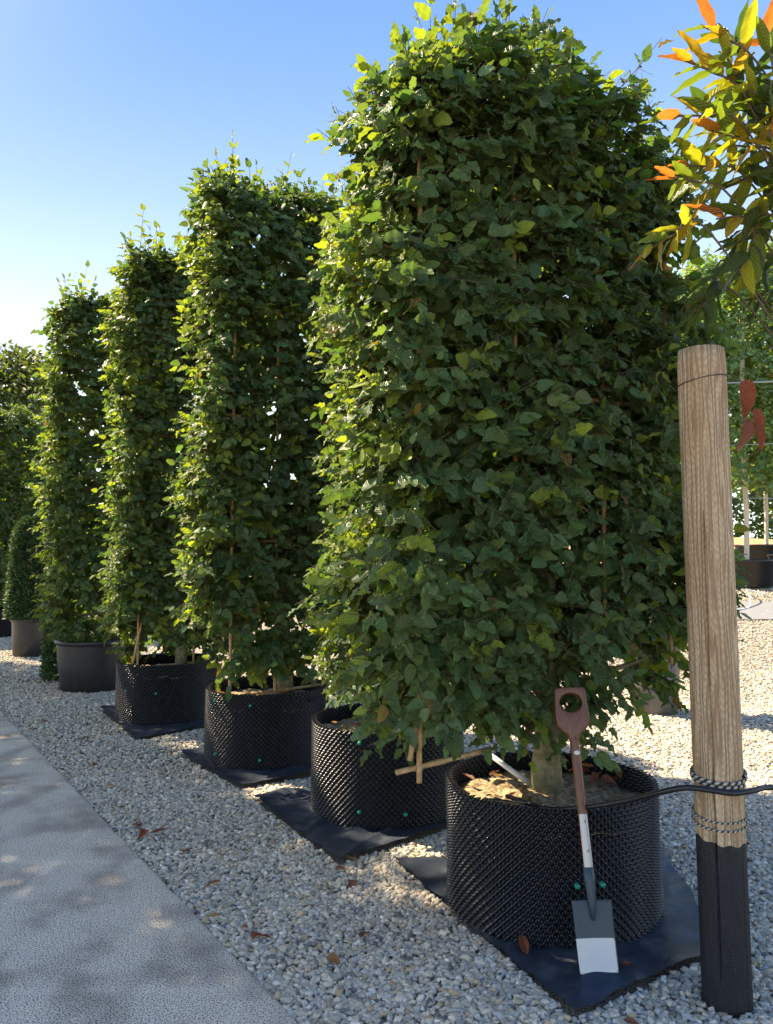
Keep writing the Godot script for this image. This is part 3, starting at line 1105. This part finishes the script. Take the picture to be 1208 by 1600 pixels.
func photinia() -> void:
	var r := RandomNumberGenerator.new()
	r.seed = 505
	var base := Vector3(1.78, 0, -2.85)
	var root := thing("evergreen_tree", "evergreen with long yellow and orange new leaves reaching in at top right", "tree", base)
	var stem := [Vector3(0, -0.02, 0), Vector3(-0.03, 0.7, 0.02), Vector3(0.02, 1.5, 0.0), Vector3(-0.04, 2.3, 0.03), Vector3(0.0, 3.0, 0.02), Vector3(0.02, 3.6, 0.0)]
	var line := smoothed(stem)
	var taper := []
	for i in line.size():
		taper.append(lerpf(0.034, 0.006, float(i) / (line.size() - 1)))
	part("trunk", tube(line, taper, 12), M["bark"], root)
	# the rest of its crown, right of the picture
	var xf := []
	var col := PackedColorArray()
	for k in 46:
		var d := rv(r).normalized()
		var tip := Vector3(d.x * 0.55 + 0.12, 2.95 + d.y * 0.85, d.z * 0.5)
		for j in 9:
			var ang := j * 2.4
			xf.append(frame(tip - d * 0.02 * j, d * 0.7 + Vector3(cos(ang), sin(ang) * 0.5, sin(ang)) + Vector3.DOWN * 0.2, UP + rv(r) * 0.5, r.randf_range(0.11, 0.16)))
			var v := r.randf_range(0.8, 1.2)
			col.append(Color(0.12 * v, 0.175 * v, 0.05 * v) if j > 2 or k % 3 else Color(0.55 * v, 0.52 * v, 0.06 * v))
	copies("foliage", M["long_leaf_0"], M["leaf"], root, xf, col)
	var tips := [[0.87, 2.51, -2.50, -0.9, -0.55, 0], [0.95, 2.77, -2.52, -1.0, 0.1, 0], [0.965, 2.97, -2.5, -1.0, 0.05, 1], [1.00, 3.15, -2.48, -0.9, 0.3, 1], [1.06, 3.29, -2.5, -0.8, 0.5, 1], [1.15, 3.20, -2.52, -0.4, 0.8, 2], [1.18, 3.05, -2.46, -0.6, 0.3, 2], [1.24, 2.87, -2.42, -0.2, 0.4, 2], [1.09, 2.92, -2.5, -0.9, 0.2, 1], [1.12, 2.64, -2.55, -0.9, -0.1, 0], [1.24, 2.66, -2.5, -0.4, -0.4, 3], [1.20, 2.47, -2.55, -0.5, -0.9, 3], [1.245, 3.24, -2.45, -0.2, 0.8, 2], [1.28, 3.05, -2.5, -0.1, 0.5, 3], [1.10, 2.36, -2.72, -0.7, -0.6, 4], [1.16, 2.42, -2.8, -0.4, -0.7, 4], [1.22, 2.80, -2.62, -0.4, -0.2, 3], [1.17, 2.95, -2.65, -0.5, 0.0, 4], [1.14, 3.1, -2.66, -0.5, 0.2, 3], [1.3, 2.9, -2.7, -0.3, 0.3, 4], [1.26, 3.15, -2.66, -0.3, 0.4, 4], [1.03, 2.85, -2.6, -0.9, 0.0, 1], [1.2, 3.33, -2.6, -0.4, 0.6, 4], [1.32, 2.75, -2.6, -0.1, 0.0, 4], [1.4, 3.3, -2.6, 0.0, 0.5, 4], [1.45, 3.0, -2.5, -0.1, 0.2, 4], [1.5, 2.7, -2.6, 0.1, 0.0, 4], [1.27, 2.95, -2.45, -0.3, 0.2, 4], [1.22, 3.12, -2.55, -0.3, 0.3, 4], [1.25, 2.62, -2.66, -0.3, -0.4, 4]]
	for q in tips:
		var tip := Vector3(q[0], q[1], q[2]) - base
		var dir := Vector3(q[3], q[4], r.randf_range(-0.1, 0.25)).normalized()
		var away := clampf((tip - Vector3(0, tip.y, 0)).length(), 0.2, 0.9)
		var root_y := clampf(tip.y - away * 0.75, 1.6, 3.2)
		var mid := tip - dir * 0.22 - UP * 0.03
		part("branch", tube(smoothed([Vector3(0, root_y, 0), Vector3(0, root_y, 0).lerp(mid, 0.5) + UP * 0.03, mid, tip - dir * 0.1, tip]), [0.0055, 0.005, 0.0045, 0.004, 0.0035], 6), M["twig"], root)
		var n := r.randi_range(7, 10)
		var fresh: int = q[5]
		for k in n:
			var t := float(k) / n
			var p := tip - dir * 0.2 * (1.0 - t)
			var ang := k * 2.4 + r.randf() * 0.4
			var sx := dir.cross(UP).normalized()
			var sy := sx.cross(dir)
			var outw := sx * cos(ang) + sy * sin(ang)
			var axis := (dir * (0.35 + 0.8 * t) + outw * (1.0 - 0.45 * t) + Vector3.DOWN * 0.18)
			var tone := "old_green"
			var roll := r.randf()
			if fresh <= 1:
				tone = ["new_yellow", "new_lime", "mid_green", "new_lime"][int(clampf(roll * 3.2 + (0.5 - t) * 1.3, 0, 3.99))]
			elif fresh == 2:
				tone = ["new_yellow", "new_lime", "mid_green", "new_lime", "old_green"][int(clampf(roll * 5.0 + (0.5 - t) * 1.5, 0, 4.99))]
			elif fresh == 3:
				tone = ["new_lime", "mid_green", "old_green", "old_green"][int(clampf(roll * 4.0, 0, 3.99))]
			else:
				tone = "mid_green" if roll < 0.2 else "old_green"
			if fresh <= 2 and k >= n - 2 and r.randf() < 0.55:
				tone = "new_orange"
			var size := r.randf_range(0.12, 0.18) * (0.85 + 0.2 * (1.0 - t))
			part("leaf", M["long_leaf_%d" % (r.randi() % 3)], M[tone], root, frame(p, axis, UP * 0.8 + dir * 0.3 + rv(r) * 0.5, size))

func litter() -> void:
	var tones := ["dry_red", "dry_brown", "dry_pink", "dry_orange", "dry_straw"]
	var g := 0.028
	var list := [
		[-1.29, g, -4.206, "dry_red", 0.10, "dry reddish leaf on top of the pile beside the concrete edge"], [-1.25, g, -4.16, "dry_brown", 0.09, "brown leaf in the pile beside the concrete edge, nearest the camera"], [-1.36, g, -4.27, "dry_red", 0.08, "red leaf in the pile beside the concrete edge, farthest back"],
		[-0.748, g, -3.556, "dry_pink", 0.075, "pinkish dry leaf on the gravel in front of the concrete edge, alone"], [-0.947, g, -3.709, "dry_brown", 0.07, "small brown leaf on the gravel close to the concrete edge"],
		[-0.524, g, -3.054, "dry_red", 0.085, "long red brown leaf on the gravel, nearest the concrete edge"], [-0.55, g, -3.12, "dry_pink", 0.05, "small pink leaf just behind the long red brown leaf"], [-0.684, g, -3.235, "dry_straw", 0.075, "straw coloured leaf curled on the concrete edge"],
		[-0.216, g, -2.905, "dry_orange", 0.065, "bright orange leaf on the gravel, lower middle"], [-0.101, g, -3.044, "dry_brown", 0.075, "dark brown leaf on the gravel behind the orange leaf"],
		[-0.137, g, -3.79, "dry_orange", 0.06, "orange leaf at the corner of the second plastic sheet"], [-0.151, g, -3.569, "dry_brown", 0.065, "brown leaf on the gravel between the two nearest sheets"], [-0.238, g, -3.709, "dry_red", 0.055, "small red leaf by the second sheet's corner"],
		[0.518, 0.04, -2.90, "dry_red", 0.105, "curled red leaf on the nearest sheet against the pot"], [0.883, 0.036, -2.845, "dry_red", 0.06, "small red leaf on the sheet right of the spade blade"], [1.15, 0.035, -2.90, "dry_orange", 0.07, "tan leaf at the foot of the wooden post"],
		[-0.604, g, -4.254, "dry_straw", 0.055, "straw coloured leaf left of the second plastic sheet"], [-1.382, g, -4.352, "dry_straw", 0.06, "straw coloured leaf just behind the leaf pile"], [-0.976, g, -3.942, "dry_brown", 0.06, "brown leaf between the leaf pile and the concrete edge"],
		[0.75, g, -2.52, "dry_brown", 0.06, "brown leaf in front of the nearest sheet"], [-2.1, g, -5.5, "dry_pink", 0.07, "pinkish leaf far along the concrete edge"], [-1.75, g, -5.0, "dry_orange", 0.06, "orange leaf halfway along the concrete edge"], [-3.0, g, -6.9, "dry_pink", 0.07, "pinkish leaf left of the shiny sheet"],
	]
	var k := 0
	for q in list:
		fallen_leaf(q[0], q[1], q[2], q[3], q[4], k * 1.7, 0.3, q[5], k)
		k += 1
	var r := RandomNumberGenerator.new()
	r.seed = 88
	for i in 26:
		var red := i < 15
		var a := r.randf_range(0.2, 1.2) if red else r.randf_range(2.2, 4.2)
		var d := r.randf_range(0.22, 0.4) if red else r.randf_range(0.15, 0.4)
		fallen_leaf(0.705 + cos(a) * d, (0.50 if red else 0.478) + r.randf_range(0, 0.035), -3.40 - sin(a) * d * 0.9, ["dry_red", "dry_orange", "dry_red"][i % 3] if red else ["dry_straw", "dry_brown", "dry_straw"][i % 3], r.randf_range(0.065, 0.10) * (1.0 if red else 0.72), r.randf() * TAU, r.randf_range(-0.5, 1.0), "dry red leaf heaped in the nearest pot right of the trunk" if red else "pale dry leaf on the soil of the nearest pot left of the trunk", i)
	for i in 14:
		var p: Vector3 = [Vector3(-0.89, 0.465, -5.79), Vector3(0.0, 0.475, -4.65)][i % 2]
		var a := r.randf() * TAU
		var d := r.randf_range(0.1, 0.4)
		fallen_leaf(p.x + cos(a) * d, p.y + r.randf_range(0, 0.02), p.z + sin(a) * d, tones[r.randi_range(1, 4)], r.randf_range(0.05, 0.085), r.randf() * TAU, r.randf_range(-0.3, 0.8), "dry leaf on the soil of the third studded pot" if i % 2 == 0 else "dry leaf on the soil of the second studded pot", i)
	# pale pipe stub and watering line in the nearest pot
	single("watering_pipe", tube([Vector3(0.46, 0.60, -3.55), Vector3(0.66, 0.47, -3.46)], [0.012], 12), M["white_pipe"], "pale pipe slanting into the soil of the nearest pot", "pipe")
	single("drip_line", tube(smoothed([Vector3(0.42, 0.505, -3.2), Vector3(0.5, 0.52, -3.12), Vector3(0.62, 0.515, -3.06), Vector3(0.68, 0.50, -3.04), Vector3(0.685, 0.46, -3.04)]), [0.003], 6), M["hose"], "thin black drip line on the soil of the nearest pot", "hose")

func leafy_mass(root: Node3D, c: Dictionary, material: String, mesh_name: String) -> void:
	sticks(root, c)
	copies("foliage", M[mesh_name], M[material], root, c.xf, c.col)

func background() -> void:
	var r := RandomNumberGenerator.new()
	r.seed = 909
	# clipped yew and a low dark shrub
	var yew := thing("yew_shrub", "clipped dark yew column in the smooth grey pot", "shrub", Vector3(-5.32, 0, -11.6))
	part("trunk", tube([Vector3(0, 0.48, 0), Vector3(0.01, 1.1, 0), Vector3(0, 1.8, 0.01)], [0.03, 0.025, 0.01], 8), M["bark"], yew)
	yew_leaves(yew, r, 0.36, 0.56, 2.05, 24000)
	var low := thing("yew_shrub", "low dark shrub squeezed between the two smooth grey pots", "shrub", Vector3(-3.88, 0, -9.35))
	part("trunk", tube([Vector3(0, -0.01, 0), Vector3(0.01, 0.6, 0), Vector3(0, 1.2, 0.01)], [0.03, 0.025, 0.01], 8), M["bark"], low)
	yew_leaves(low, r, 0.24, 0.03, 1.3, 9500)
	# shrub in the pot behind the post
	var lau := thing("leafy_shrub", "leafy shrub in the grey pot behind the post, mostly hidden by the hornbeam", "shrub", Vector3(2.56, 0, -7.42), 0.5)
	part("trunk", tube([Vector3(0, 0.57, 0), Vector3(0.02, 1.2, 0), Vector3(0, 2.2, 0)], [0.03, 0.025, 0.012], 8), M["bark"], lau)
	leafy_mass(lau, crown(r, 0.3, 0.3, 0.95, 2.5, 420, 0.09, 4, 0.1), "leaf", "small_leaf")
	# trees with pale trunks on the raised ground at the right, each in a black pot
	var row := [[6.55, -14.0, "pale trunked tree just right of the post, leftmost in its black pot"], [7.75, -14.6, "pale trunked tree in a black pot at the right edge"], [8.3, -17.2, "thin pale trunked tree behind the other two at the right edge"], [5.3, -15.6, "pale trunked tree hidden behind the wooden post"]]
	for k in row.size():
		var q: Array = row[k]
		var y := ground_height(q[0], q[1])
		var pt := thing("black_pot", ["black pot just right of the wooden post, far back", "black pot at the right edge, far back", "farther black pot behind the right-hand ones", "black pot hidden behind the wooden post"][k], "pot", Vector3(q[0], y - 0.02, q[1]), 0.0, "black pots on the raised ground")
		part("wall", lathe([Vector2(0.02, 0.0), Vector2(0.40, 0.0), Vector2(0.415, 0.02), Vector2(0.46, 0.45), Vector2(0.475, 0.46), Vector2(0.475, 0.50), Vector2(0.455, 0.50), Vector2(0.44, 0.40)], 40), M["hose"], pt)
		part("soil", soil_disc(0.445, 0.455, k), M["soil"], pt)
		var t := thing("pale_trunk_tree", q[2], "tree", Vector3(q[0] + 0.1 * k, y, q[1]), 0.2 * k, "trees with pale trunks at the right")
		part("trunk", tube(smoothed([Vector3(0, 0.42, 0), Vector3(0.02, 1.2, 0), Vector3(-0.01, 2.2, 0.02), Vector3(0, 3.4, 0), Vector3(0.03, 5.0, 0)]), [0.052, 0.05, 0.048, 0.045], 10), M["pale_bark"], t)
		for b in 7:
			var a := b * 2.4 + k
			part("branch", tube([Vector3(0, 2.3 + b * 0.4, 0), Vector3(cos(a) * 0.6, 2.7 + b * 0.42, sin(a) * 0.4), Vector3(cos(a) * 1.0, 3.0 + b * 0.42, sin(a) * 0.6)], [0.02, 0.014, 0.006], 6), M["bark"], t)
		leafy_mass(t, crown(r, 1.05, 0.75, 1.75 + 0.15 * (k % 2), 5.9 + 0.4 * (k % 3), 2600, 0.10, 10, 0.0, false, Transform3D(), 1.05), "small_leaf_material", "small_leaf")
	# paving strip and rail on the raised ground
	var rows := []
	for z in [-11.4, -12.6]:
		var rr := []
		for i in 41:
			var x := 2.0 + 0.3 * i
			rr.append(Vector3(x, ground_height(x, z) + 0.02, z))
		rows.append(rr)
	setting("paving_strip", sheet(rows), M["slab"])
	single("white_rail", tube([Vector3(3.0, ground_height(3.0, -13.3) + 0.13, -13.35), Vector3(12.0, ground_height(12, -13.3) + 0.06, -13.35)], [0.04], 8), M["white_pipe"], "white rail lying along the gravel before the far black pots", "rail")
	single("loose_cable", tube(smoothed([Vector3(5.35, ground_height(5.4, -11.9) + 0.04, -11.9), Vector3(5.75, ground_height(5.75, -12.2) + 0.04, -12.2), Vector3(5.9, ground_height(5.9, -12.7) + 0.28, -12.7), Vector3(6.1, ground_height(6.1, -13.1) + 0.12, -13.1), Vector3(6.4, ground_height(6.4, -13.0) + 0.05, -13.0)]), [0.012], 6), M["white_pipe"], "pale cable looped up from the gravel in front of the white rail", "cable")
	# mulch bank and dark hedges behind
	var bank := []
	for j in 9:
		var rr := []
		for i in 31:
			var x := 1.0 + 1.2 * i
			var t := j / 8.0
			rr.append(Vector3(x, 1.0 + 1.0 * smoothstep(0.0, 0.8, t) + 0.08 * noise.get_noise_2d(x, t * 4.0), -18.5 - 6.0 * t))
		bank.append(rr)
	setting("mulch_bank", sheet(bank), M["mulch"])
	var hedges := [[4.5, -25.0, 3.2, 4.6, "dark clipped hedge behind the right-hand trees, its left length"], [11.0, -25.5, 3.4, 4.8, "dark clipped hedge behind the right-hand trees, its right length"], [-2.5, -27.0, 3.6, 3.6, "far hedge behind the row of hornbeams, middle length"], [-9.5, -27.5, 3.6, 3.7, "far hedge behind the yew at the left"], [-11.2, -18.5, 3.0, 4.6, "tall dark hedge at the left edge behind the far hornbeam"]]
	for q in hedges:
		var hd := thing("far_hedge", q[4], "hedge", Vector3(q[0], 0, q[1]), 0.0, "far hedges")
		for i in 5:
			part("stem", tube([Vector3(-2.6 + 1.3 * i, -0.02, 0), Vector3(-2.6 + 1.3 * i, 2.4, 0.1)], [0.05, 0.02], 6), M["bark"], hd)
		leafy_mass(hd, crown(r, q[2], 0.7, 0.1, q[3], 2600, 0.16, 4, 0.0, false, Transform3D(), 0.6), "small_leaf_material", "small_leaf")
	for q in [[-13.0, -25.0, 3.4, 9.2, "tall grey green tree far behind at the left edge"], [-20.0, -28.0, 3.6, 9.0, "tall far tree beyond the left edge"], [15.5, -27.0, 3.2, 8.0, "tall far tree beyond the right edge"]]:
		var ft := thing("far_tree", q[4], "tree", Vector3(q[0], 0, q[1]), 0.0, "far trees")
		part("trunk", tube([Vector3(0, -0.05, 0), Vector3(0.1, 3.0, 0), Vector3(0, 6.5, 0.1)], [0.25, 0.2, 0.06], 10), M["bark"], ft)
		round_leaves(ft, r, Vector3(q[2], q[3] * 0.42, q[2]), q[3] * 0.58, 17000, 0.2, 0.75)
	# trees on the other side of the path, outside the picture: they shade the path and the gravel
	var dir := (path_b - path_a).normalized()
	var names := ["first", "second", "third", "fourth", "fifth", "sixth", "seventh"]
	for k in 7:
		var q := path_a + Vector2(-1.95, 1.36) + dir * (2.9 + 1.75 * k)
		var o := thing("path_tree", "tree across the path, %s from the camera, outside the picture" % names[k], "tree", Vector3(q.x, 0, q.y), deg_to_rad(118.0), "trees across the path")
		var stem := part("trunk", tube([Vector3(0, -0.02, 0), Vector3(0.02, 2.0, 0), Vector3(-0.02, 4.0, 0.03), Vector3(0, 6.3, 0)], [0.075, 0.06, 0.045, 0.015], 10), M["bark"], o)
		for b in 9:
			var a := b * 2.4 + k
			var y := 2.3 + b * 0.45
			part("branch", tube([Vector3(0, y, 0), Vector3(cos(a) * 0.4, y + 0.25, sin(a) * 0.25), Vector3(cos(a) * 0.75, y + 0.4, sin(a) * 0.45)], [0.02, 0.014, 0.006], 6), M["bark"], stem)
		var c := crown(r, 0.95, 0.55, 2.1, 5.6, 48, 0.14, 0, 0.40)
		var c2 := crown(r, 1.0, 0.6, 5.4, 7.5, 1150, 0.11, 5, 0.12)
		for key in c:
			c[key].append_array(c2[key])
		leafy_mass(o, c, "leaf", "small_leaf")

func yew_leaves(root: Node3D, r: RandomNumberGenerator, rad: float, y0: float, y1: float, n: int) -> void:
	var xf := []
	var col := PackedColorArray()
	for i in n:
		var a := r.randf() * TAU
		var t := r.randf()
		var y := lerpf(y0, y1, t)
		var rr := rad * (1.0 - 0.28 * t) * sqrt(maxf(0.0, 1.0 - pow(maxf(0.0, (t - 0.8) / 0.2), 2.0) * 0.9)) * sqrt(r.randf_range(0.45, 1.0))
		rr *= 1.0 + 0.10 * noise.get_noise_3d(cos(a) * 2.0, y * 2.0, sin(a) * 2.0)
		var p := Vector3(cos(a) * rr, y, sin(a) * rr)
		var out := Vector3(cos(a), 0.25 + t * 0.5, sin(a))
		xf.append(frame(p, out + rv(r) * 0.6, out + UP * 0.5 + rv(r) * 0.6, r.randf_range(0.045, 0.08)))
		var v := r.randf_range(0.7, 1.2)
		col.append(Color(0.055 * v, 0.11 * v, 0.04 * v) if r.randf() < 0.85 else Color(0.14 * v, 0.19 * v, 0.045 * v))
	copies("foliage", M["needle_spray"], M["needle"], root, xf, col)

func round_leaves(root: Node3D, r: RandomNumberGenerator, radii: Vector3, centre: float, n: int, size: float, tone: float) -> void:
	var xf := []
	var col := PackedColorArray()
	var lobes := []
	for k in 26:
		var d := rv(r).normalized() * pow(r.randf(), 0.35) * 0.8
		lobes.append([Vector3(d.x * radii.x, centre + d.y * radii.y, d.z * radii.z), r.randf_range(0.22, 0.4) * radii.x])
	for i in n:
		var q: Array = lobes[i % 26]
		var d := rv(r).normalized()
		var p: Vector3 = q[0] + d * q[1] * pow(r.randf(), 0.3)
		xf.append(frame(p, d + rv(r) * 0.8 + Vector3.DOWN * 0.3, UP + d * 0.5 + rv(r) * 0.6, size * r.randf_range(0.7, 1.3)))
		var v := tone * r.randf_range(0.75, 1.25)
		col.append(Color(0.15 * v, 0.2 * v, 0.07 * v))
	copies("foliage", M["small_leaf"], M["small_leaf_material"], root, xf, col)
